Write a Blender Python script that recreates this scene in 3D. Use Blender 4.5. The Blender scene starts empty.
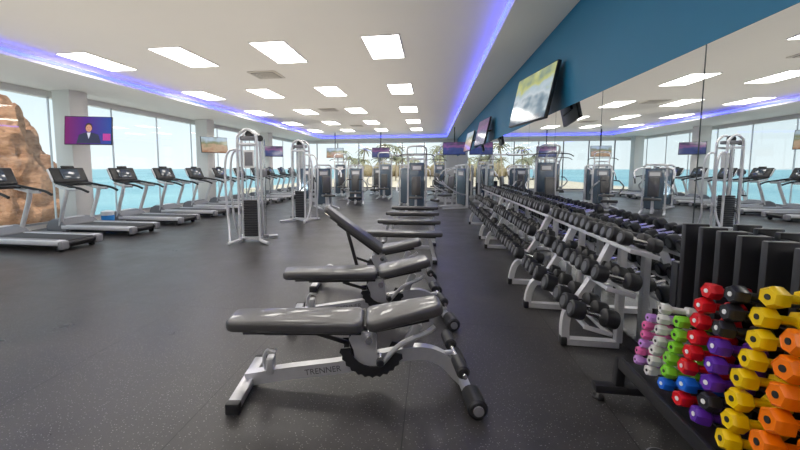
import bpy, bmesh, math, random
from mathutils import Vector, Matrix, Euler, noise
random.seed(7)
sc=bpy.context.scene
try:
    sc.view_settings.view_transform='Standard'
    sc.view_settings.look='None'
    sc.view_settings.exposure=.4
except Exception: pass

# ---------------------------------------------------------------- materials
def newmat(n):
    m=bpy.data.materials.new(n); m.use_nodes=True
    nt=m.node_tree; b=nt.nodes['Principled BSDF']
    return m,nt,b
def mat(n,col,rough=.5,metal=0.,var=.08,scale=30,bump=0.,spec=.5,coat=0.):
    m,nt,b=newmat(n)
    b.inputs['Roughness'].default_value=rough
    b.inputs['Metallic'].default_value=metal
    b.inputs['Specular IOR Level'].default_value=spec
    b.inputs['Coat Weight'].default_value=coat
    tc=nt.nodes.new('ShaderNodeTexCoord'); nz=nt.nodes.new('ShaderNodeTexNoise')
    nz.inputs['Scale'].default_value=scale; nz.inputs['Detail'].default_value=3
    nt.links.new(tc.outputs['Object'],nz.inputs['Vector'])
    mx=nt.nodes.new('ShaderNodeMix'); mx.data_type='RGBA'
    mx.inputs[6].default_value=[max(0,c*(1-var)) for c in col]+[1]
    mx.inputs[7].default_value=[min(1,c*(1+var)) for c in col]+[1]
    nt.links.new(nz.outputs['Fac'],mx.inputs[0]); nt.links.new(mx.outputs[2],b.inputs['Base Color'])
    if bump>0:
        bp=nt.nodes.new('ShaderNodeBump'); bp.inputs['Strength'].default_value=bump; bp.inputs['Distance'].default_value=.01
        nt.links.new(nz.outputs['Fac'],bp.inputs['Height']); nt.links.new(bp.outputs['Normal'],b.inputs['Normal'])
    return m
def emis(n,col,st):
    m,nt,b=newmat(n)
    b.inputs['Base Color'].default_value=(*[c*.5 for c in col],1)
    b.inputs['Emission Color'].default_value=(*col,1); b.inputs['Emission Strength'].default_value=st
    b.inputs['Roughness'].default_value=.3
    return m
SILVER=mat('silver_paint',(.60,.60,.62),.28,.55)
SILVERL=mat('light_silver',(.64,.64,.66),.33,.3)
BLACK=mat('black_plastic',(.014,.014,.016),.42)
BLACKM=mat('black_metal',(.020,.020,.023),.38,.2)
RUBBER=mat('rubber',(.015,.015,.017),.48,bump=.1,scale=150)
LEATHER=mat('pad_leather',(.058,.056,.057),.31,bump=.12,scale=220,coat=.3)
PIPING=mat('pad_edge',(.035,.035,.035),.5)
CHROME=mat('chrome',(.8,.8,.82),.15,1.)
GREY=mat('grey_plastic',(.20,.20,.22),.45)
DBEND=mat('dumbbell_cap',(.13,.13,.14),.35,.4)
WHITE=mat('white_paint',(.78,.76,.73),.6,var=.02)
CEIL=mat('ceiling_paint',(.92,.87,.80),.85,var=.01,scale=4)
SOFF=mat('soffit_paint',(.86,.83,.80),.7,var=.01,scale=4)
BLUEWALL=mat('blue_wall_paint',(.0,.15,.28),.6,var=.04,scale=3)
STACK=mat('weight_plate',(.04,.04,.045),.4,.3)
SHROUD=mat('smoke_shroud',(.09,.13,.17),.15,coat=.5)
SCREENOFF=mat('console_screen',(.05,.07,.10),.12,coat=.6)
SEAM=mat('mirror_seam',(.05,.06,.065),.5)
LABEL=mat('pale_label',(.75,.75,.75),.5)
DIFF=mat('diffuser_metal',(.70,.64,.54),.5)
DIFFD=mat('diffuser_slot',(.16,.14,.11),.7)
PANEL=emis('light_panel_lens',(1.,.96,.89),9)
LED=emis('led_strip_blue',(.05,.065,1.),4.6)
TREADBELT=mat('tread_belt',(.03,.03,.032),.6,bump=.1,scale=200)

def floor_mat():
    m,nt,b=newmat('rubber_floor')
    N=nt.nodes.new; L=nt.links.new
    tc=N('ShaderNodeTexCoord')
    vo=N('ShaderNodeTexVoronoi'); vo.inputs['Scale'].default_value=60
    L(tc.outputs['Object'],vo.inputs['Vector'])
    lt=N('ShaderNodeMath'); lt.operation='LESS_THAN'; lt.inputs[1].default_value=.18
    L(vo.outputs['Distance'],lt.inputs[0])
    vo2=N('ShaderNodeTexNoise'); vo2.inputs['Scale'].default_value=1.5; vo2.inputs['Detail'].default_value=9; vo2.inputs['Roughness'].default_value=.72
    L(tc.outputs['Object'],vo2.inputs['Vector'])
    st=N('ShaderNodeMapRange'); st.inputs[1].default_value=.32; st.inputs[2].default_value=.68; L(vo2.outputs['Fac'],st.inputs[0])
    cr=N('ShaderNodeMix'); cr.data_type='RGBA'
    cr.inputs[6].default_value=(.025,.0235,.024,1); cr.inputs[7].default_value=(.056,.052,.051,1)
    L(st.outputs[0],cr.inputs[0])
    mx=N('ShaderNodeMix'); mx.data_type='RGBA'; mx.inputs[7].default_value=(.20,.19,.19,1)
    L(lt.outputs[0],mx.inputs[0]); L(cr.outputs[2],mx.inputs[6])
    sp=N('ShaderNodeSeparateXYZ'); L(tc.outputs['Object'],sp.inputs[0])
    def seam(sock,per,w):
        a=N('ShaderNodeMath');a.operation='DIVIDE';a.inputs[1].default_value=per;L(sock,a.inputs[0])
        f=N('ShaderNodeMath');f.operation='FRACT';L(a.outputs[0],f.inputs[0])
        g=N('ShaderNodeMath');g.operation='LESS_THAN';g.inputs[1].default_value=w/per;L(f.outputs[0],g.inputs[0])
        return g.outputs[0]
    s1=seam(sp.outputs['X'],1.22,.007); s2=seam(sp.outputs['Y'],2.44,.007)
    mm=N('ShaderNodeMath');mm.operation='MAXIMUM';L(s1,mm.inputs[0]);L(s2,mm.inputs[1])
    mx2=N('ShaderNodeMix'); mx2.data_type='RGBA'; mx2.inputs[7].default_value=(.008,.008,.008,1)
    L(mm.outputs[0],mx2.inputs[0]); L(mx.outputs[2],mx2.inputs[6]); L(mx2.outputs[2],b.inputs['Base Color'])
    rr=N('ShaderNodeMapRange'); rr.inputs[3].default_value=.27; rr.inputs[4].default_value=.42
    L(st.outputs[0],rr.inputs[0]); L(rr.outputs[0],b.inputs['Roughness'])
    nz=N('ShaderNodeTexNoise'); nz.inputs['Scale'].default_value=240
    L(tc.outputs['Object'],nz.inputs['Vector'])
    bp=N('ShaderNodeBump'); bp.inputs['Strength'].default_value=.2; bp.inputs['Distance'].default_value=.004
    L(nz.outputs['Fac'],bp.inputs['Height']); L(bp.outputs[0],b.inputs['Normal'])
    return m
FLOOR=floor_mat()
def mirror_mat():
    m,nt,b=newmat('mirror_glass')
    b.inputs['Metallic'].default_value=1; b.inputs['Roughness'].default_value=.0
    b.inputs['Base Color'].default_value=(.82,.85,.86,1)
    return m
MIRROR=mirror_mat()
def glass_mat():
    m=bpy.data.materials.new('window_glass'); m.use_nodes=True; nt=m.node_tree; nt.nodes.clear()
    o=nt.nodes.new('ShaderNodeOutputMaterial'); mx=nt.nodes.new('ShaderNodeMixShader')
    t=nt.nodes.new('ShaderNodeBsdfTransparent'); t.inputs[0].default_value=(.95,.97,.97,1)
    g=nt.nodes.new('ShaderNodeBsdfGlossy'); g.inputs['Roughness'].default_value=.0
    mx.inputs[0].default_value=.05
    nt.links.new(t.outputs[0],mx.inputs[1]); nt.links.new(g.outputs[0],mx.inputs[2]); nt.links.new(mx.outputs[0],o.inputs[0])
    return m
GLASS=glass_mat()

# ---------------------------------------------------------------- builder
class MB:
    def __init__(s): s.v=[];s.f=[];s.m=[];s.mats=[]
    def mi(s,mt):
        if mt not in s.mats: s.mats.append(mt)
        return s.mats.index(mt)
    def raw(s,vs,fs,mt,M=None):
        o=len(s.v); k=s.mi(mt)
        for p in vs:
            p=Vector(p); s.v.append(tuple(M@p if M is not None else p))
        for f in fs: s.f.append([i+o for i in f]); s.m.append(k)
    def bm(s,b,mt,M=None):
        b.verts.index_update()
        s.raw([v.co.copy() for v in b.verts],[[v.index for v in f.verts] for f in b.faces],mt,M); b.free()
    def box(s,c,sz,mt,R=None,bev=0.,seg=2):
        b=bmesh.new(); bmesh.ops.create_cube(b,size=1)
        for v in b.verts: v.co=Vector((v.co.x*sz[0],v.co.y*sz[1],v.co.z*sz[2]))
        if bev>0: bmesh.ops.bevel(b,geom=list(b.edges),offset=min(bev,min(sz)*.45),segments=seg,profile=.5,affect='EDGES')
        M=Matrix.Translation(c)
        if R is not None: M=M@(R.to_matrix().to_4x4() if isinstance(R,Euler) else R)
        s.bm(b,mt,M)
    def beam(s,p0,p1,w,h,mt,bev=.006):
        p0=Vector(p0);p1=Vector(p1);d=p1-p0;L=d.length
        x=d.normalized(); up=Vector((0,0,1)) if abs(x.z)<.95 else Vector((1,0,0))
        y=up.cross(x).normalized(); z=x.cross(y)
        M=Matrix((x,y,z)).transposed().to_4x4()
        s.box((p0+p1)/2,(L,w,h),mt,R=M,bev=bev)
    def cyl(s,p0,p1,r,mt,seg=20,r2=None,bev=0.):
        p0=Vector(p0);p1=Vector(p1);d=p1-p0;L=d.length
        if r2 is None:r2=r
        q=Vector((0,0,1)).rotation_difference(d.normalized()).to_matrix().to_4x4()
        M=Matrix.Translation(p0)@q
        bv=min(bev,L*.4,r*.6)
        prof=[(0,0),(r-bv,0),(r,bv),(r2,L-bv),(r2-bv,L),(0,L)] if bv>0 else [(0,0),(r,0),(r2,L),(0,L)]
        s.lathe(prof,mt,M,seg)
    def lathe(s,prof,mt,M=None,seg=20):
        vs=[];rings=[]
        for r,z in prof:
            if r<1e-6: rings.append([len(vs)]); vs.append((0,0,z))
            else:
                rings.append(list(range(len(vs),len(vs)+seg)))
                for i in range(seg):
                    a=2*math.pi*i/seg; vs.append((r*math.cos(a),r*math.sin(a),z))
        fs=[]
        for A,B in zip(rings,rings[1:]):
            if len(A)==1 and len(B)==1: continue
            for i in range(seg):
                j=(i+1)%seg
                if len(A)==1: fs.append([A[0],B[j],B[i]])
                elif len(B)==1: fs.append([A[i],A[j],B[0]])
                else: fs.append([A[i],A[j],B[j],B[i]])
        s.raw(vs,fs,mt,M)
    def tube(s,pts,r,mt,seg=10,n=5,rect=None,smooth=True,side=Vector((0,1,0))):
        P=[Vector(p) for p in pts]
        if smooth and len(P)>2:
            Q=[]
            E=[P[0]*2-P[1]]+P+[P[-1]*2-P[-2]]
            for i in range(1,len(E)-2):
                a,b,c,d=E[i-1:i+3]
                for k in range(n):
                    t=k/n
                    Q.append(.5*((2*b)+(c-a)*t+(2*a-5*b+4*c-d)*t*t+(3*b-a-3*c+d)*t**3))
            Q.append(P[-1]); P=Q
        if rect: sec=[(-rect[0]/2,-rect[1]/2),(rect[0]/2,-rect[1]/2),(rect[0]/2,rect[1]/2),(-rect[0]/2,rect[1]/2)]
        else: sec=[(r*math.cos(2*math.pi*i/seg),r*math.sin(2*math.pi*i/seg)) for i in range(seg)]
        k=len(sec); vs=[]; prev=None
        for i,p in enumerate(P):
            t=(P[min(i+1,len(P)-1)]-P[max(i-1,0)]).normalized()
            if prev is None:
                u=side-t*side.dot(t)
                if u.length<.05: u=Vector((1,0,0))-t*t.x
            else: u=prev-t*prev.dot(t)
            u.normalize(); prev=u; w=t.cross(u)
            for a,b in sec: vs.append(p+u*a+w*b)
        fs=[]
        for i in range(len(P)-1):
            for j in range(k):
                jj=(j+1)%k; fs.append([i*k+j,i*k+jj,(i+1)*k+jj,(i+1)*k+j])
        fs.append(list(range(k))[::-1]); fs.append([(len(P)-1)*k+j for j in range(k)])
        s.raw(vs,fs,mt)
    def slab(s,outline,th,mt,M=None,bev=0.,seg=3):
        b=bmesh.new(); vs=[b.verts.new((x,y,0)) for x,y in outline]; f=b.faces.new(vs)
        r=bmesh.ops.extrude_face_region(b,geom=[f])
        bmesh.ops.translate(b,verts=[g for g in r['geom'] if isinstance(g,bmesh.types.BMVert)],vec=(0,0,th))
        bmesh.ops.recalc_face_normals(b,faces=b.faces)
        if bev>0:
            ed=[e for e in b.edges if abs((e.verts[0].co-e.verts[1].co).z)<1e-6]
            bmesh.ops.bevel(b,geom=ed,offset=bev,segments=seg,profile=.5,affect='EDGES')
        s.bm(b,mt,M)
    def mesh(s,name):
        me=bpy.data.meshes.new(name); me.from_pydata(s.v,[],s.f)
        for m in s.mats: me.materials.append(m)
        me.polygons.foreach_set('material_index',s.m)
        b=bmesh.new(); b.from_mesh(me); bmesh.ops.recalc_face_normals(b,faces=b.faces); b.to_mesh(me); b.free()
        me.polygons.foreach_set('use_smooth',[True]*len(me.polygons))
        me.set_sharp_from_angle(angle=.62); me.update()
        return me
    def obj(s,name,loc=(0,0,0),rz=0.): return place(s.mesh(name),name,loc,rz)
def place(me,name,loc=(0,0,0),rz=0.,sc_=1.):
    o=bpy.data.objects.new(name,me); sc.collection.objects.link(o)
    o.location=loc; o.rotation_euler=(0,0,rz); o.scale=(sc_,)*3
    return o
def rrect(x0,x1,w0,w1,r=.05,n=5):
    pts=[]
    for cx,cy,a0 in ((x1-r,w1-r,0),(x0+r,w0-r,90),(x0+r,-w0+r,180),(x1-r,-w1+r,270)):
        for i in range(n+1):
            a=math.radians(a0+90*i/n); pts.append((cx+r*math.cos(a),cy+r*math.sin(a)))
    return pts

# ---------------------------------------------------------------- room
XR=1.6; XL=-9.2; Y0=-3.0; Y1=24.5; ZC=3.5; ZS=3.3; XSL=-6.95; XSR=.89; YSF=23.2
def simple(name,c,sz,mt,bev=0):
    b=MB(); b.box((0,0,0),sz,mt,bev=bev); return b.obj(name,c)
simple('floor',((XR+XL)/2,(Y0+Y1)/2,-.1),(XR-XL+.4,Y1-Y0+.4,.2),FLOOR)
b=MB()
b.box(((XSL+XSR)/2,(Y0+YSF)/2,ZC+.05),(XSR-XSL+.1,YSF-Y0+.1,.1),CEIL)
b.box(((XR+XL)/2,(Y0+Y1)/2,ZC+.25),(XR-XL+.9,Y1-Y0+.9,.1),CEIL)
b.obj('ceiling')
b=MB(); b.box(((XL+XSL)/2-.12,(Y0+Y1)/2,ZS+.12),(XSL-XL+.24,Y1-Y0+.2,.24),SOFF); b.obj('trim_1')
b=MB(); b.box(((XR+XSR)/2+.0,(Y0+Y1)/2,ZS+.12),(XR-XSR,Y1-Y0+.2,.24),SOFF); b.obj('trim_2')
b=MB(); b.box(((XSR+XSL)/2,(YSF+Y1)/2,ZS+.12),(XSR-XSL,Y1-YSF,.24),SOFF); b.obj('trim_3')
b=MB()
b.box((XSL+.012,(Y0+YSF)/2,3.385),(.024,YSF-Y0,.055),LED)
b.box((XSR-.012,(Y0+YSF)/2,3.385),(.024,YSF-Y0,.055),LED)
b.box(((XSL+XSR)/2,YSF-.012,3.385),(XSR-XSL-.05,.024,.055),LED)
b.obj('led_strip_light')
simple('wall_right',(XR+.1,(Y0+Y1)/2,1.75),(.2,Y1-Y0,3.5),BLUEWALL)
simple('wall_back',((XR+XL)/2,Y0-.1,1.75),(XR-XL,.2,3.5),WHITE)
simple('baseboard_right',(XR-.01,(Y0+Y1)/2,.05),(.02,Y1-Y0,.1),BLACKM)
b=MB()
b.box((XR-.004,(Y0+Y1)/2,1.14),(.006,Y1-Y0-.02,2.075),SEAM)
e=[Y0+.02]
yy=-1.48
while yy<Y1: e.append(yy); yy+=1.335
e.append(Y1-.02)
for a,c in zip(e,e[1:]):
    b.box((XR-.0105,(a+c)/2,1.14),(.007,c-a-.012,2.065),MIRROR)
b.obj('wall_mirror')
b=MB()
b.box((XL-.1,(Y0+Y1)/2,3.33),(.2,Y1-Y0+.2,.36),WHITE)
b.box((XL-.1,(Y0+Y1)/2,.03),(.2,Y1-Y0+.2,.14),WHITE)
b.obj('wall_left')
b=MB()
yy=Y0
while yy<=Y1+.01:
    b.box((XL-.02,min(yy,Y1-.02),1.62),(.04,.025,3.1),SILVER); yy+=1.8
b.box((XL-.02,(Y0+Y1)/2,.12),(.05,Y1-Y0,.05),SILVER)
b.box((XL-.06,(Y0+Y1)/2,1.62),(.012,Y1-Y0,3.06),GLASS)
b.obj('window_1')
b=MB()
b.box(((XR+XL)/2,Y1+.1,3.3),(XR-XL,.2,.42),WHITE)
b.box(((XR+XL)/2,Y1+.1,.03),(XR-XL,.2,.14),WHITE)
b.box((XR-.35,Y1+.1,1.6),(.7,.2,3.0),WHITE)
b.obj('wall_far')
b=MB()
xx=XL+.02
while xx<XR-.7:
    b.box((xx,Y1+.03,1.6),(.05,.06,3.0),GREY); xx+=1.45
b.box(((XR+XL)/2-.35,Y1+.03,.13),(XR-XL-.7,.06,.06),GREY)
b.box(((XR+XL)/2-.35,Y1+.07,1.6),(XR-XL-.7,.012,3.0),GLASS)
b.obj('window_2')
b=MB(); b.box((0,0,ZS/2),(.48,.48,ZS),WHITE,bev=.01); b.box((0,0,.06),(.5,.5,.12),GREY,bev=.005)
cm=b.mesh('column')
for yy in (2.5,7.95,13.4,18.85,24.1): place(cm,'column',(-8.75,yy,0))
b=MB(); b.box((0,0,0),(.62,1.22,.012),WHITE,bev=.003); b.box((0,0,-.008),(.57,1.17,.006),PANEL)
pm=b.mesh('ceiling_light_panel')
for r in range(-2,5):
    for xx in (-.82,-2.69,-4.55,-6.4): place(pm,'ceiling_light_panel',(xx,6.47+3.39*r,ZC-.007))
b=MB(); b.box((0,0,0),(.62,.62,.02),DIFF,bev=.004)
for i,s_ in enumerate((.5,.4,.3,.2,.1)):
    b.box((0,0,-.012-.004*i),(s_,s_,.006),DIFFD); b.box((0,0,-.016-.004*i),(s_-.04,s_-.04,.006),DIFF)
dm=b.mesh('air_vent')
for yy in (2.9,7.9,12.9,17.9): place(dm,'air_vent',(-3.62,yy,ZC-.012))

# ---------------------------------------------------------------- benches
def adj_bench(inc=0.):
    b=MB()
    b.box((-.72,0,.045),(.075,.52,.055),SILVER,bev=.008)
    for s in(-1,1): b.box((-.72,s*.275,.04),(.085,.05,.07),BLACK,bev=.01)
    b.tube([(-.73,0,.06),(-.45,0,.105),(-.1,0,.15),(.22,0,.215),(.42,0,.245),(.56,0,.20),(.66,0,.10),(.70,0,.06)],.03,SILVER,rect=(.06,.085),n=6)
    b.tube([(-.60,0,.10),(-.615,0,.19),(-.585,0,.255),(-.53,0,.245)],.012,SILVER,seg=8)
    b.box((-.57,0,.155),(.05,.075,.11),SILVER,bev=.01)
    b.box((.70,0,.05),(.06,.34,.05),SILVER,bev=.008)
    b.cyl((.71,-.34,.062),(.71,-.16,.062),.058,RUBBER,bev=.012); b.cyl((.71,.16,.062),(.71,.34,.062),.058,RUBBER,bev=.012)
    b.cyl((.71,-.35,.062),(.71,-.34,.062),.03,GREY)
    b.cyl((.64,-.30,.24),(.64,.30,.24),.014,CHROME)
    b.tube([(.52,0,.22),(.59,0,.235),(.64,0,.24)],.016,SILVER)
    for s in(-1,1): b.cyl((.64,s*.09,.24),(.64,s*.26,.24),.04,RUBBER,bev=.01)
    RX=Matrix.Rotation(math.pi/2,4,'X')
    for s in(-1,1):
        b.slab([(.0,.13),(.13,.17),(.13,.33),(.10,.40),(-.02,.40),(-.05,.35),(-.02,.28)],.010,SILVER,Matrix.Translation((0,s*.05+.005,0))@RX,bev=.002,seg=1)
    pts=[]; c=(.10,.32)
    for i in range(25):
        a=math.radians(185+i*6.6); R=.212 if i%2 else .20; pts.append((c[0]+R*math.cos(a),c[1]+R*math.sin(a)))
    for i in range(11):
        a=math.radians(343-i*15.8); pts.append((c[0]+.14*math.cos(a),c[1]+.14*math.sin(a)))
    for s in(-1,1): b.slab(pts,.012,BLACKM,Matrix.Translation((0,.006+s*.075,0))@RX)
    b.box((.02,0,.30),(.14,.06,.16),BLACKM,bev=.01)
    b.cyl((.08,-.095,.36),(.08,.095,.36),.025,CHROME)
    b.beam((-.28,.05,.35),(.04,.06,.24),.02,.03,BLACKM)
    b.beam((.30,0,.21),(.40,0,.44),.05,.06,SILVER)
    b.tube([(.16,-.08,.20),(.28,-.08,.33),(.45,-.06,.40),(.5,-.06,.44)],.016,SILVER)
    b.cyl((.15,-.13,.25),(.15,-.05,.25),.013,CHROME); b.cyl((.15,-.17,.25),(.15,-.13,.25),.024,BLACK,bev=.005)
    M=Matrix.Translation((.06,0,.385))@Matrix.Rotation(inc,4,'Y')
    s0=len(b.v)
    b.box((-.34,-.05,.015),(.62,.03,.035),BLACKM,bev=.004); b.box((-.34,.05,.015),(.62,.03,.035),BLACKM,bev=.004)
    b.box((-.42,0,.03),(.7,.22,.012),PIPING)
    b.slab(rrect(-.89,-.012,.12,.15,.06,6),.076,LEATHER,Matrix.Translation((0,0,.035)),bev=.026,seg=4)
    for i in range(s0,len(b.v)): b.v[i]=tuple(M@Vector(b.v[i]))
    if inc>.1:
        e_=M@Vector((-.5,0,.0)); b.beam((-.2,0,.14),e_,.04,.04,BLACKM)
    M=Matrix.Translation((.075,0,.395))@Matrix.Rotation(-math.radians(12),4,'Y')
    s0=len(b.v)
    b.box((.22,0,.012),(.36,.14,.03),BLACKM,bev=.004)
    b.slab(rrect(.0,.50,.15,.115,.06,6),.076,LEATHER,Matrix.Translation((0,0,.028)),bev=.026,seg=4)
    for i in range(s0,len(b.v)): b.v[i]=tuple(M@Vector(b.v[i]))
    return b
bm0=adj_bench().mesh('adjustable_bench'); bm1=adj_bench(math.radians(36)).mesh('adjustable_bench_inclined')
LETTER=mat('frame_lettering',(.10,.10,.11),.5)
def brand(parent,x,y,z,size,rz=0,slope=0):
    cu=bpy.data.curves.new('frame_lettering','FONT'); cu.body='TRENNER'; cu.size=size; cu.extrude=.0006; cu.align_x='CENTER'
    cu.materials.append(LETTER)
    o=bpy.data.objects.new('frame_lettering',cu); sc.collection.objects.link(o)
    o.parent=parent; o.location=(x,y,z); o.rotation_euler=(math.pi/2,-slope,rz)
for i,(x,y,r,me) in enumerate([(-.47,2.30,9,bm0),(-.55,3.42,12,bm0),(-.66,4.4,6,bm1)]):
    o=place(me,'adjustable_bench',(x,y,0),math.radians(r))
    if i<2: brand(o,-.22,-.0315,.112,.055,slope=.13)
b=MB()
for x in(-.48,.48):
    b.box((x,0,.03),(.06,.5,.05),SILVER,bev=.008); b.beam((x,0,.05),(x*.82,0,.37),.06,.06,SILVER)
    for s in(-1,1): b.box((x,s*.26,.03),(.07,.04,.06),BLACK,bev=.006)
b.beam((-.42,0,.20),(.42,0,.20),.05,.05,SILVER); b.box((0,0,.375),(1.0,.14,.03),BLACKM,bev=.005)
b.slab(rrect(-.6,.6,.14,.14,.05,5),.07,LEATHER,Matrix.Translation((0,0,.385)),bev=.022,seg=3)
fb=b.mesh('flat_bench')
for y in (5.8,7.1,8.4,9.6): place(fb,'flat_bench',(-.42,y,0),math.radians(2))

# ---------------------------------------------------------------- treadmill
def treadmill():
    b=MB()
    b.box((-.86,0,.175),(1.68,.50,.03),TREADBELT,bev=.008)
    b.box((-.86,0,.105),(1.66,.62,.09),BLACKM,bev=.01)
    for s in(-1,1):
        b.box((-.88,s*.335,.155),(1.74,.14,.095),SILVERL,bev=.022,seg=3)
        b.box((-.88,s*.33,.203),(1.5,.085,.010),GREY,bev=.004)
        b.box((-.01,s*.335,.12),(.10,.145,.15),GREY,bev=.025,seg=3)
        b.box((-.12,s*.30,.03),(.08,.07,.06),BLACK,bev=.01)
        b.box((-1.75,s*.30,.03),(.1,.07,.06),BLACK,bev=.01)
        b.tube([(-1.80,s*.36,.18),(-1.68,s*.385,.55),(-1.56,s*.39,.90),(-1.56,s*.38,1.04)],.042,SILVERL,seg=12,rect=None)
        b.tube([(-1.02,s*.37,.93),(-1.2,s*.38,1.0),(-1.5,s*.375,1.05),(-1.86,s*.34,1.12)],.026,BLACK,seg=10)
        b.tube([(-1.3,s*.38,.985),(-1.56,s*.385,.99),(-1.84,s*.35,1.06)],.035,SILVERL,seg=8)
    b.cyl((-.03,-.26,.13),(-.03,.26,.13),.045,BLACK)
    pts=[(-2.12,.06),(-2.14,.16),(-2.08,.27),(-1.95,.33),(-1.80,.32),(-1.62,.21),(-1.60,.06)]
    b.slab(pts,.80,GREY,Matrix.Translation((0,.40,0))@Matrix.Rotation(math.pi/2,4,'X'),bev=.02)
    b.box((-1.9,0,.325),(.16,.5,.02),SILVERL,bev=.006)
    R=Euler((0,math.radians(-24),0))
    b.box((-1.90,0,1.28),(.07,.80,.36),BLACK,R=R,bev=.03,seg=3)
    b.box((-1.925,0,1.285),(.05,.84,.30),SILVERL,R=R,bev=.02,seg=3)
    b.box((-1.862,0,1.31),(.012,.42,.24),SCREENOFF,R=R,bev=.004)
    b.box((-1.78,0,1.10),(.26,.66,.05),BLACK,R=Euler((0,.25,0)),bev=.02)
    b.tube([(-1.62,-.12,1.08),(-1.52,-.12,1.10),(-1.52,.12,1.10),(-1.62,.12,1.08)],.016,BLACK,seg=8,smooth=False)
    b.box((-1.93,.0,1.47),(.03,.30,.05),BLACK,R=R,bev=.01)
    return b.mesh('treadmill')
tm=treadmill()
for i in range(11):
    place(tm,'treadmill',(-6.25,5.72+1.52*i,0),math.radians(random.uniform(-.6,.6)))

# ---------------------------------------------------------------- cable machine
def cable_machine():
    b=MB()
    for y in(-.13,.13):
        b.tube([(-.2,y,.05),(-.2,y,1.2),(-.2,y,1.95),(-.15,y,2.1),(-.02,y,2.18),(.1,y,2.12),(.16,y,1.98),(.17,y,1.2),(.18,y,.05)],.026,SILVERL,seg=12)
    for y in(-.26,.26): b.beam((-.2,y*.5,1.9),(.17,y*.5,1.9),.03,.05,SILVERL)
    b.tube([(-.34,-.42,.035),(-.22,-.2,.05),(-.2,0,.05),(-.22,.2,.05),(-.34,.42,.035)],.03,SILVERL)
    b.tube([(.40,-.42,.035),(.22,-.2,.05),(.18,0,.05),(.22,.2,.05),(.40,.42,.035)],.03,SILVERL)
    b.beam((-.2,0,.06),(.2,0,.06),.10,.05,SILVERL)
    for s in(-1,1):
        b.tube([(-.2,s*.13,1.80),(-.36,s*.15,1.76),(-.43,s*.16,1.5),(-.43,s*.16,.9),(-.39,s*.18,.4),(-.34,s*.3,.05)],.022,SILVERL)
    for i in range(15): b.box((0,0,.13+i*.048),(.26,.16,.042),STACK,bev=.004)
    for x in(-.09,.09): b.cyl((x,0,.06),(x,0,2.0),.010,CHROME,seg=10)
    b.cyl((0,0,.8),(0,0,2.0),.004,BLACK,seg=6)
    b.box((0,0,2.02),(.34,.2,.08),GREY,bev=.02)
    b.box((0,-.1,1.62),(.2,.012,.34),LABEL,bev=.003); b.box((0,-.108,1.62),(.15,.006,.26),GREY)
    b.cyl((0,-.05,2.10),(0,.05,2.10),.075,BLACK,bev=.01); b.cyl((.2,-.02,2.02),(.2,.02,2.02),.06,BLACK,bev=.01)
    b.cyl((.27,0,.08),(.27,0,2.0),.02,CHROME,seg=12)
    b.box((.28,0,1.35),(.09,.10,.16),GREY,bev=.02); b.cyl((.34,-.02,1.35),(.34,.02,1.35),.05,BLACK)
    b.tube([(.36,0,1.31),(.37,0,1.1),(.37,0,.95)],.005,BLACK,seg=6)
    b.tube([(.37,-.07,.82),(.37,-.06,.88),(.37,0,.95),(.37,.06,.88),(.37,.07,.82)],.006,GREY,seg=6)
    b.cyl((.37,-.08,.82),(.37,.08,.82),.017,BLACK)
    b.box((.27,0,.1),(.1,.1,.06),GREY,bev=.01)
    return b.mesh('cable_machine')
cbm=cable_machine()
place(cbm,'cable_machine',(-3.5,6.8,0),math.radians(12))
place(cbm,'cable_machine',(-3.5,9.6,0),math.radians(170))

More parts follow.
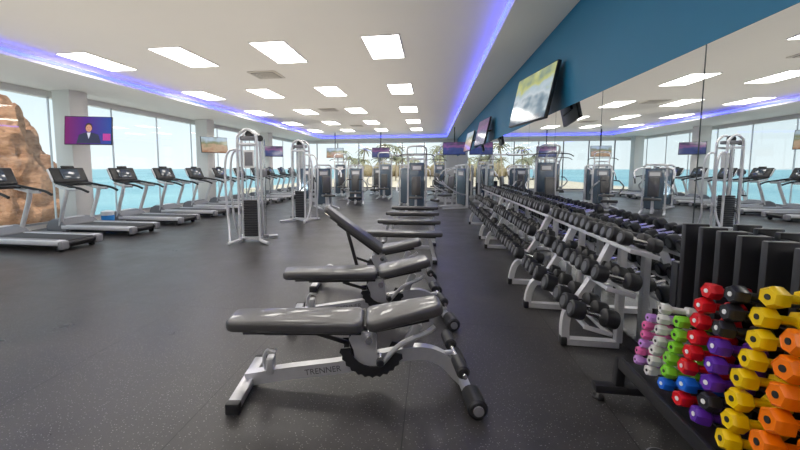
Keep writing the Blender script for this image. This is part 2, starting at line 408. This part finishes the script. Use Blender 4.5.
# ---------------------------------------------------------------- weight machines
def weight_machine(kind=0):
    b=MB(); H=1.55 if kind<2 else 1.75
    for x in(-.30,.30):
        b.tube([(x,.42,.04),(x,.42,H-.2),(x*.95,.42,H-.05),(x*.7,.42,H)],.035,SILVERL,rect=(.08,.05),n=4)
        b.beam((x,-.6,.035),(x,.65,.035),.06,.06,SILVERL)
    b.beam((-.24,.42,H),(.24,.42,H),.07,.06,SILVERL)
    b.box((0,.36,H/2),(.5,.02,H-.25),SHROUD,bev=.006)
    b.box((0,.345,H-.3),(.36,.01,.2),GREY,bev=.003); b.box((0,.338,H-.3),(.28,.004,.12),LABEL)
    for i in range(16): b.box((0,.46,.12+i*.045),(.36,.14,.04),STACK,bev=.003)
    for x in(-.12,.12): b.cyl((x,.46,.05),(x,.46,H-.03),.011,CHROME,seg=8)
    b.box((0,.54,H/2),(.5,.02,H-.25),SHROUD,bev=.006)
    b.beam((0,.42,.09),(0,-.55,.09),.08,.08,SILVERL)
    b.beam((0,-.3,.08),(0,-.3,.44),.07,.07,SILVERL)
    b.slab(rrect(-.22,.22,.19,.19,.05),.07,LEATHER,Matrix.Translation((0,-.32,.44)),bev=.02)
    b.box((0,-.05,.85),(.30,.075,.62),LEATHER,R=Euler((-.14,0,0)),bev=.03,seg=3)
    b.beam((0,.0,.1),(0,.02,1.1),.06,.06,SILVERL)
    if kind==0:
        for s in(-1,1):
            b.tube([(s*.12,.35,H-.1),(s*.4,.15,H-.12),(s*.5,-.15,1.32),(s*.48,-.3,1.12)],.024,SILVERL)
            b.cyl((s*.48,-.3,1.12),(s*.46,-.36,.96),.02,BLACK)
    elif kind==1:
        for s in(-1,1):
            b.tube([(s*.3,.35,.5),(s*.45,.0,.55),(s*.46,-.5,.8),(s*.3,-.62,1.0)],.024,SILVERL)
            b.cyl((s*.3,-.62,1.0),(s*.12,-.64,1.02),.02,BLACK)
        b.cyl((-.25,-.72,.3),(.25,-.72,.3),.05,RUBBER,bev=.01); b.beam((0,-.5,.4),(0,-.72,.3),.05,.05,SILVERL)
    else:
        b.tube([(-.3,.42,1.7),(-.3,.1,2.1),(0,-.1,2.16),(.3,.1,2.1),(.3,.42,1.7)],.03,SILVERL)
        b.tube([(-.6,-.25,1.8),(-.45,-.2,1.88),(0,-.18,1.9),(.45,-.2,1.88),(.6,-.25,1.8)],.016,BLACK)
        b.cyl((0,-.18,1.9),(0,-.1,2.14),.006,BLACK,seg=6)
    return b.mesh('weight_machine')
wms=[weight_machine(k) for k in range(3)]
P=[(-3.75,12.9,0,30),(-3.0,14.5,1,10),(-.5,12.4,2,0),(-3.6,16.4,0,-20),(-2.2,17.4,2,0),(-.6,16.6,0,15),
   (.75,13.6,1,-60),(.75,16.2,0,-80),(-4.6,18.6,2,20),(-2.9,19.8,1,0),(-1.2,20.2,0,0),(.3,20.2,2,-20),(-5.0,14.9,1,45),(.8,18.6,1,-80),(-.9,14.6,1,180)]
for x,y,k,r in P: place(wms[k],'weight_machine',(x,y,0),math.radians(r))
b=MB()
for x in(-1.3,1.3):
    b.box((x,0,1.1),(.09,.09,2.2),SILVERL,bev=.01); b.box((x,0,.03),(.14,1.0,.06),SILVERL,bev=.01)
    for i in range(12): b.box((x*.86,0,.12+i*.05),(.2,.14,.045),STACK,bev=.003)
    b.cyl((x*.86,0,.1),(x*.86,0,2.1),.012,CHROME,seg=8)
    b.box((x,-.08,1.5),(.1,.1,.16),GREY,bev=.01)
b.box((0,0,2.2),(2.7,.09,.09),SILVERL,bev=.01)
b.tube([(-.6,-.1,2.3),(-.5,-.1,2.15),(.5,-.1,2.15),(.6,-.1,2.3)],.02,BLACK,smooth=False)
b.obj('cable_crossover',(-1.6,22.2,0))
# ---------------------------------------------------------------- dumbbell racks
def dumbbell(b,M,r,hl,gl,hx=20,mt=RUBBER,cap=DBEND,capm=True,rf=.22):
    for s in(-1,1):
        z0=s*gl/2; z1=s*(gl/2+hl); e=s*min(.016,r*rf)
        b.lathe([(0,z0),(r*.72,z0),(r*.96,z0+e*.6),(r,z0+e*1.3),(r,z1-e*1.3),(r*.95,z1-e*.5),(r*.78,z1),(r*.74,z1-e*.15),(0,z1-e*.15)],mt,M,hx)
        if capm: b.lathe([(0,z1-e*.2),(r*.6,z1-e*.2),(r*.6,z1+e*.05),(0,z1+e*.05)],cap,M,16)
    b.lathe([(.014,-gl/2),(.017,0),(.014,gl/2)],CHROME,M,10)
def rack(y0,y1,feet,seed,nx=0.):
    random.seed(seed); b=MB(); L=y1-y0
    for fi,fy in enumerate(feet):
        o=nx if fi==0 else 0.
        b.tube([(1.0+o,fy,.035),(1.15+o*.5,fy,.035),(1.5,fy,.035)],.03,SILVERL,rect=(.07,.05),n=2)
        b.tube([(1.0+o,fy,.05),(1.015+o*.8,fy,.16),(1.06+o*.5,fy,.27),(1.16,fy,.34),(1.30,fy,.58),(1.42,fy,.85),(1.46,fy,.94)],.03,SILVERL,rect=(.06,.06),n=5)
        b.beam((1.5,fy,.05),(1.5,fy,.94),.06,.05,SILVERL)
        b.box((.985+o,fy,.04),(.05,.09,.07),BLACK,bev=.01)
    for k,(x,z,r) in enumerate(((1.40,.90,.053),(1.27,.635,.060),(1.14,.36,.067))):
        A=Euler((0,.25,0))
        b.box((x-.065,(y0+y1)/2,z-.008),(.035,L,.028),SILVERL,R=A,bev=.005); b.box((x+.075,(y0+y1)/2,z-.04),(.035,L,.028),SILVERL,R=A,bev=.005)
        for yy in (y0,y1): b.box((x,yy,z-.022),(.19,.014,.03),SILVERL,R=A,bev=.003)
        yy=y0+.07
        while yy<y1-.05:
            rr=r*random.uniform(.90,1.08)
            d=Matrix.Translation((x-.005+random.uniform(-.008,.008),yy,z+.000+rr))@Matrix.Rotation(random.uniform(-.10,.10),4,'Z')@Matrix.Rotation(math.pi/2+.24,4,'Y')
            dumbbell(b,d,rr,.07+.25*(rr-.05)+k*.012,.125)
            yy+=2*r+random.choice((.016,.022,.03))
            if random.random()<.04: yy+=.12
    return b.obj('dumbbell_rack')
rack(2.66,4.2,(3.15,3.95),1,nx=.1); rack(4.42,7.1,(4.75,6.84),2); rack(7.35,10.0,(7.7,9.7),3)

# ---------------------------------------------------------------- coloured dumbbell rack
COL={'pink':(.72,.13,.36),'lilac':(.55,.27,.68),'white':(.66,.64,.62),'green':(.22,.62,.03),'blue':(.01,.14,.66),'red':(.66,.008,.014),
     'purple':(.10,.02,.34),'black':(.018,.018,.022),'yellow':(.80,.54,.0),'orange':(.85,.18,.0)}
CM={k:mat('vinyl_'+k,v,.33,var=.05,coat=.2) for k,v in COL.items()}
b=MB(); random.seed(4)
cols=[(2.23,.026,.045,.06,['lilac','pink','lilac','pink','pink','lilac']),
      (2.11,.029,.050,.06,['white']*7),
      (1.985,.033,.054,.06,['blue','green','green','green','green','green']),
      (1.86,.038,.060,.065,['red','blue','red','red','red','red','red','red']),
      (1.72,.040,.062,.065,['purple','black','purple','purple','purple','black','black','black']),
      (1.57,.043,.062,.065,['yellow']*8),
      (1.42,.048,.068,.07,['orange']*6),(1.26,.052,.07,.07,['orange','yellow','orange','orange','yellow'])]
for y,r,hl,gl,cs in cols:
    z=.33+r
    for c in cs:
        x=1.23+.16*(z-.33)
        M=Matrix.Translation((x,y+random.uniform(-.010,.010),z))@Matrix.Rotation(random.uniform(-.14,.14),4,'Z')@Matrix.Rotation(math.pi/2+.10,4,'Y')@Matrix.Rotation(random.choice((0,math.pi/6,.2)),4,'Z')
        dumbbell(b,M,r,hl,gl,hx=6,mt=CM[c],capm=False,rf=.36)
        b.lathe([(.017,-gl/2),(.017,gl/2)],CM[c],M,10)
        mk=LABEL if c in('black','purple','red','blue') else BLACK
        zf=-(gl/2+hl)
        b.lathe([(0,zf-.0006),(r*.26,zf-.0006),(r*.26,zf+.004)],mk,M,12)
        b.beam((x-.015,y,z-r*.62),(1.44,y,z-r*.62),.030,.010,BLACKM,bev=.002)
        z+=2*r*.98
ys=[c[0] for c in cols]
bd=[ys[0]+.07]+[(a+c)/2 for a,c in zip(ys,ys[1:])]+[ys[-1]-.08]
for i,yy in enumerate(bd):
    b.box((1.46,yy,.70),(.12,.035,.88),BLACKM,bev=.006)
for a in ys:
    b.box((1.51,a,.70),(.02,.10,.82),BLACKM,bev=.004)
b.box((1.33,(bd[0]+bd[-1])/2,.275),(.38,bd[0]-bd[-1]+.05,.035),BLACKM,bev=.006)
b.box((1.13,(bd[0]+bd[-1])/2,.29),(.025,bd[0]-bd[-1]+.05,.07),BLACKM,bev=.006)
for yy in (2.42,1.16):
    b.box((1.28,yy,.075),(.50,.07,.05),BLACKM,bev=.008); b.beam((1.45,yy-.03,.08),(1.45,yy-.03,.9),.06,.06,BLACKM)
    b.beam((1.17,yy,.09),(1.17,yy-.02,.28),.05,.05,BLACKM)
    for x in(1.06,1.50):
        b.cyl((x,yy,0),(x,yy,.018),.035,BLACK,bev=.004); b.cyl((x,yy,.015),(x,yy,.07),.012,CHROME,seg=10)
b.obj('colored_dumbbell_rack')
b=MB(); b.cyl((0,0,0),(0,0,.006),.06,GREY,seg=32,bev=.003); b.cyl((0,0,.006),(0,0,.008),.05,BLACKM,seg=32); b.obj('floor_socket',(1.16,1.95,0))

# ---------------------------------------------------------------- TVs
def screen_mat(n,kind):
    m=bpy.data.materials.new(n); m.use_nodes=True; nt=m.node_tree; bb=nt.nodes['Principled BSDF']
    tc=nt.nodes.new('ShaderNodeTexCoord'); sp=nt.nodes.new('ShaderNodeSeparateXYZ'); nt.links.new(tc.outputs['Generated'],sp.inputs[0])
    cr=nt.nodes.new('ShaderNodeValToRGB'); e=cr.color_ramp.elements
    if kind=='news':
        e[0].color=(.18,.01,.12,1); e[1].color=(.02,.07,.32,1); k=e.new(.45); k.color=(.08,.02,.22,1); nt.links.new(sp.outputs['X'],cr.inputs[0])
    else:
        nz=nt.nodes.new('ShaderNodeTexNoise'); nz.inputs['Scale'].default_value=3.2; nt.links.new(tc.outputs['Generated'],nz.inputs['Vector'])
        ad=nt.nodes.new('ShaderNodeMath'); ad.operation='MULTIPLY_ADD'; ad.inputs[1].default_value=.6; nt.links.new(nz.outputs['Fac'],ad.inputs[0]); 
        md=nt.nodes.new('ShaderNodeMath'); md.operation='MULTIPLY'; md.inputs[1].default_value=.5; nt.links.new(sp.outputs['Z'],md.inputs[0]); nt.links.new(md.outputs[0],ad.inputs[2])
        nt.links.new(ad.outputs[0],cr.inputs[0])
        cols={'sport':[(.3,(.04,.07,.12)),(.42,(.16,.24,.30)),(.52,(.50,.56,.60)),(.62,(.36,.46,.52)),(.72,(.46,.48,.16)),(.85,(.16,.24,.20))],
              'beach':[(.2,(.25,.10,.05)),(.45,(.45,.32,.22)),(.6,(.2,.22,.12)),(.8,(.4,.5,.6))],
              'blue':[(.2,(.02,.03,.10)),(.5,(.04,.06,.18)),(.65,(.2,.08,.2)),(.85,(.03,.04,.08))]}[kind]
        e[0].position=cols[0][0]; e[0].color=(*cols[0][1],1); e[1].position=cols[-1][0]; e[1].color=(*cols[-1][1],1)
        for p,c in cols[1:-1]: k=e.new(p); k.color=(*c,1)
    nt.links.new(cr.outputs[0],bb.inputs['Emission Color']); bb.inputs['Emission Strength'].default_value=.8
    bb.inputs['Base Color'].default_value=(.01,.01,.01,1); bb.inputs['Roughness'].default_value=.12
    return m
def tv(loc,rot,w,h,kind,mount=None,anchor=False):
    e=bpy.data.objects.new('wall_tv' if mount!='hang' else 'hanging_tv',None); sc.collection.objects.link(e); e.location=loc
    b=MB(); b.box((0,.02,0),(w,.045,h),BLACK,bev=.006); b.box((0,.05,0),(w*.6,.04,h*.6),BLACK,bev=.01)
    body=b.obj('tv_body'); body.parent=e; body.rotation_euler=rot
    b=MB(); b.box((0,-.004,0),(w-.03,.004,h-.03),screen_mat('tv_picture_'+kind,kind))
    o=b.obj('tv_screen'); o.parent=e; o.rotation_euler=rot
    if anchor:
        b=MB(); SK=emis('tv_skin',(.45,.22,.14),.8); SU=emis('tv_suit',(.03,.035,.07),.7); SHT=emis('tv_shirt',(.5,.52,.58),.8); HR=emis('tv_hair',(.05,.03,.02),.5); BN=emis('tv_banner',(.35,.04,.22),.8)
        F=Matrix.Translation((0,-.007,0))@Matrix.Rotation(math.pi/2,4,'X')
        b.slab([(-.24,-h/2+.03),(.26,-h/2+.03),(.21,-.10),(.09,-.05),(-.07,-.05),(-.19,-.10)],.001,SU,F)
        b.slab([(-.03,-.05),(.05,-.05),(.01,-.2)],.0015,SHT,F)
        b.slab([(.01+.075*math.cos(a*.35),.07+.105*math.sin(a*.35)) for a in range(18)],.0017,HR,F)
        b.slab([(.01+.062*math.cos(a*.35),.05+.085*math.sin(a*.35)) for a in range(18)],.002,SK,F)
        for ex in(-.015,.035): b.slab([(ex+.009*math.cos(a*.7),.065+.005*math.sin(a*.7)) for a in range(9)],.0025,HR,F)
        b.slab([(-.008,.01),(.028,.01),(.028,.015),(-.008,.015)],.0025,HR,F)
        b.slab([(.30,-h/2+.1),(.46,-h/2+.1),(.46,-h/2+.26),(.30,-h/2+.26)],.001,BN,F)
        o=b.obj('tv_newsreader'); o.parent=e; o.rotation_euler=rot
    return e
def arm(parent,p,q,r=.025):
    b=MB(); b.cyl(p,q,r,BLACK,seg=10); o=b.obj('mount_arm'); o.parent=parent
def coltv(cy,kind,w=1.08,h=.62,x=-7.85,anch=False,rz=28,dy=-.42):
    t=tv((x,cy+dy,2.31),(math.radians(-8),0,math.radians(rz)),w,h,kind,anchor=anch)
    arm(t,(0,.06,0),(-8.52-x,-.1-dy,.0)); 
    return t
coltv(7.95,'news',anch=True,rz=20,w=.98,h=.66)
coltv(13.4,'beach',rz=55,w=1.0,h=.6,x=-8.1); coltv(18.85,'blue',rz=40,w=.95,h=.56,x=-8.15)
for y,k,rr in ((5.5,'sport',-80),(10.6,'blue',-84),(14.2,'beach',-84)):
    t=tv((1.34,y,2.42),(math.radians(-12),0,math.radians(rr)),1.16,.72,k)
    arm(t,(.05,0,.0),(.26,0,.05))
for x,y,k in((-2.9,21.2,'blue'),(1.0,17.2,'blue'),(-5.6,21.2,'beach')):
    t=tv((x,y,2.32),(math.radians(-6),0,0),1.02,.58,k,mount='hang'); arm(t,(0,.06,0),(0,.06,ZC-2.34 if x<.8 else ZS-2.34))

b=MB(); BL=mat('bucket_blue',(.02,.22,.62),.4); WH=mat('bucket_white',(.75,.78,.8),.4)
b.lathe([(0,0),(.12,0),(.13,.01),(.14,.34),(.145,.35),(.145,.37),(.12,.38),(.04,.40),(0,.40)],WH,seg=28); b.lathe([(.1345,.07),(.1365,.07),(.1405,.28),(.137,.28)],BL,seg=28)
b.obj('wipes_bucket',(-7.95,8.0,0))

# ---------------------------------------------------------------- exterior
def sea_mat():
    m,nt,b=newmat('sea_water'); N=nt.nodes.new; L=nt.links.new
    tc=N('ShaderNodeTexCoord'); nz=N('ShaderNodeTexNoise'); nz.inputs['Scale'].default_value=.02; nz.inputs['Detail'].default_value=5
    L(tc.outputs['Object'],nz.inputs['Vector']); cr=N('ShaderNodeValToRGB'); e=cr.color_ramp.elements
    e[0].position=.35; e[0].color=(.07,.27,.33,1); e[1].position=.65; e[1].color=(.20,.42,.44,1)  # water colours paled to stand in for haze towards the horizon
    L(nz.outputs['Fac'],cr.inputs[0]); L(cr.outputs[0],b.inputs['Base Color']); b.inputs['Roughness'].default_value=.35; b.inputs['Specular IOR Level'].default_value=.4
    return m
simple('sea',(-300,500,-5.3),(2400,2400,.2),sea_mat())
SAND=mat('sand',(.60,.50,.37),.9,scale=.5); simple('beach',(27,95,-1.6),(98,110,1.2),SAND)
simple('bounce_slab',(-11.8,11,-1.1),(5.0,34,.2),mat('bounce_slab_pale',(.80,.77,.70),.8,scale=2))  # unseen pale slab, added to bounce sunlight up to the ceiling
def rock():
    b=bmesh.new(); bmesh.ops.create_icosphere(b,subdivisions=6,radius=1)
    for v in b.verts:
        p=v.co.copy(); n1=noise.fractal(p*2.0+Vector((3,1,2)),.9,2.1,7)
        st=.05*math.sin(p.z*16+4*noise.noise(p*2))
        q=Vector((p.x*2.4,p.y*2.7,p.z*4.6)); q*=1+.24*n1+st*.6
        if p.z>.3: q.x*=1-.15*(p.z-.3); q.y*=1-.1*(p.z-.3)
        v.co=q
    m,nt,bs=newmat('ochre_rock'); N=nt.nodes.new; L=nt.links.new
    tc=N('ShaderNodeTexCoord'); mp=N('ShaderNodeMapping'); mp.inputs['Scale'].default_value=(1,1,2.2); L(tc.outputs['Object'],mp.inputs[0])
    nz=N('ShaderNodeTexNoise'); nz.inputs['Scale'].default_value=1.5; nz.inputs['Detail'].default_value=10; nz.inputs['Roughness'].default_value=.68
    L(mp.outputs[0],nz.inputs['Vector']); cr=N('ShaderNodeValToRGB'); e=cr.color_ramp.elements
    e[0].position=.34; e[0].color=(.18,.075,.035,1); e[1].position=.62; e[1].color=(.56,.30,.17,1)
    L(nz.outputs['Fac'],cr.inputs[0]); L(cr.outputs[0],bs.inputs['Base Color']); bs.inputs['Roughness'].default_value=.9
    bp=N('ShaderNodeBump'); bp.inputs['Strength'].default_value=.8; bp.inputs['Distance'].default_value=.2; L(nz.outputs['Fac'],bp.inputs['Height']); L(bp.outputs[0],bs.inputs['Normal'])
    mb=MB(); mb.bm(b,m); return mb.obj('rock_formation',(-17.2,11.5,-.4))
rock()
TR=mat('palm_trunk',(.36,.29,.21),.9); FR=mat('palm_frond',(.22,.22,.13),.7,var=.3,scale=1)  # frond colour lightened to stand in for distance haze
def palm(seed,h):
    random.seed(seed); b=MB(); lx=random.uniform(-.8,.8)
    b.tube([(0,0,0),(lx*.2,0,h*.35),(lx*.6,0,h*.7),(lx,0,h)],.13,TR,seg=8)
    for i in range(17):
        a=2*math.pi*i/17+random.uniform(-.15,.15); up=random.uniform(-.2,.9); Ln=random.uniform(1.6,2.3)
        vs=[];fs=[]
        K=9
        for k in range(K):
            t=k/(K-1); x=Ln*t*math.cos(up*.6); z=Ln*(math.sin(up)*t-.75*t*t); w=.26*math.sin(math.pi*min(1,t*.85+.12))*(1 if k%2 else .4)
            c=Vector((x*math.cos(a),x*math.sin(a),z)); sd=Vector((-math.sin(a),math.cos(a),0))*w
            o=Vector((lx,0,h)); vs+= [o+c-sd-Vector((0,0,w*.6)),o+c,o+c+sd-Vector((0,0,w*.6))]
        for k in range(K-1):
            q=k*3; fs+=[[q,q+1,q+4,q+3],[q+1,q+2,q+5,q+4]]
        b.raw(vs,fs,FR)
    return b.mesh('palm_tree')
pms=[palm(i,h) for i,h in enumerate((4.4,5.2,6.2))]
random.seed(11); n=0
while n<60:
    y=random.uniform(64,96); x=-.34*y+random.uniform(0,.62)*y
    if x<-21: continue
    place(pms[n%3],'palm_tree',(x,y,-1.0),random.uniform(0,6),random.uniform(.85,1.1)); n+=1
b=MB(); GRN=mat('hedge_leaves',(.26,.21,.12),.9,var=.5,scale=3)
random.seed(3)
for i in range(50):
    bb=bmesh.new(); bmesh.ops.create_icosphere(bb,subdivisions=2,radius=1)
    s=random.uniform(1.1,2.2)
    for v in bb.verts: v.co=v.co*s*(1+.25*noise.noise(v.co*2+Vector((i,0,0))))
    b.bm(bb,GRN,Matrix.Translation((-20+i*1.2,104+random.uniform(-3,3),s*.9)))
b.obj('hedge',(0,0,-1.0))

# ---------------------------------------------------------------- world, sun, camera
w=bpy.data.worlds.new('World'); sc.world=w; w.use_nodes=True; nt=w.node_tree; bg=nt.nodes['Background']
tc=nt.nodes.new('ShaderNodeTexCoord'); sp=nt.nodes.new('ShaderNodeSeparateXYZ'); nt.links.new(tc.outputs['Generated'],sp.inputs[0])
cr=nt.nodes.new('ShaderNodeValToRGB'); e=cr.color_ramp.elements
e[0].position=.0; e[0].color=(.86,.92,.94,1); e[1].position=.75; e[1].color=(.42,.60,.82,1)
k=e.new(.16); k.color=(.70,.82,.88,1)
nt.links.new(sp.outputs['Z'],cr.inputs[0])
nt.links.new(cr.outputs[0],bg.inputs[0]); bg.inputs[1].default_value=1.0
sl=bpy.data.lights.new('sun','SUN'); sl.energy=4.0; sl.angle=.01; sl.color=(1,.94,.85)
so=bpy.data.objects.new('sun',sl); sc.collection.objects.link(so)
so.rotation_euler=Vector((-.15,.55,-.8)).to_track_quat('-Z','Y').to_euler(); so.location=(0,-20,30)
for r in range(-1,7):  # added upward fill spots without fixtures, brightening the ceiling
    for x in (-5.3,-1.75):
        l=bpy.data.lights.new('ceiling_fill_spot','SPOT'); l.energy=75; l.spot_size=math.radians(150); l.spot_blend=1.0; l.shadow_soft_size=.02; l.color=(1,.93,.84)
        o=bpy.data.objects.new('ceiling_fill_spot',l); sc.collection.objects.link(o); o.location=(x,1.4+3.4*r,.45); o.rotation_euler=(math.pi,0,0)

cd=bpy.data.cameras.new('camera'); cd.lens=370/800*36; cd.sensor_width=36; cd.shift_x=.034; cd.shift_y=-.031; cd.clip_end=4000; cd.clip_start=.05
co=bpy.data.objects.new('camera',cd); sc.collection.objects.link(co)
co.location=(0,0,1.45); co.rotation_euler=(math.radians(85),0,math.radians(9)); sc.camera=co
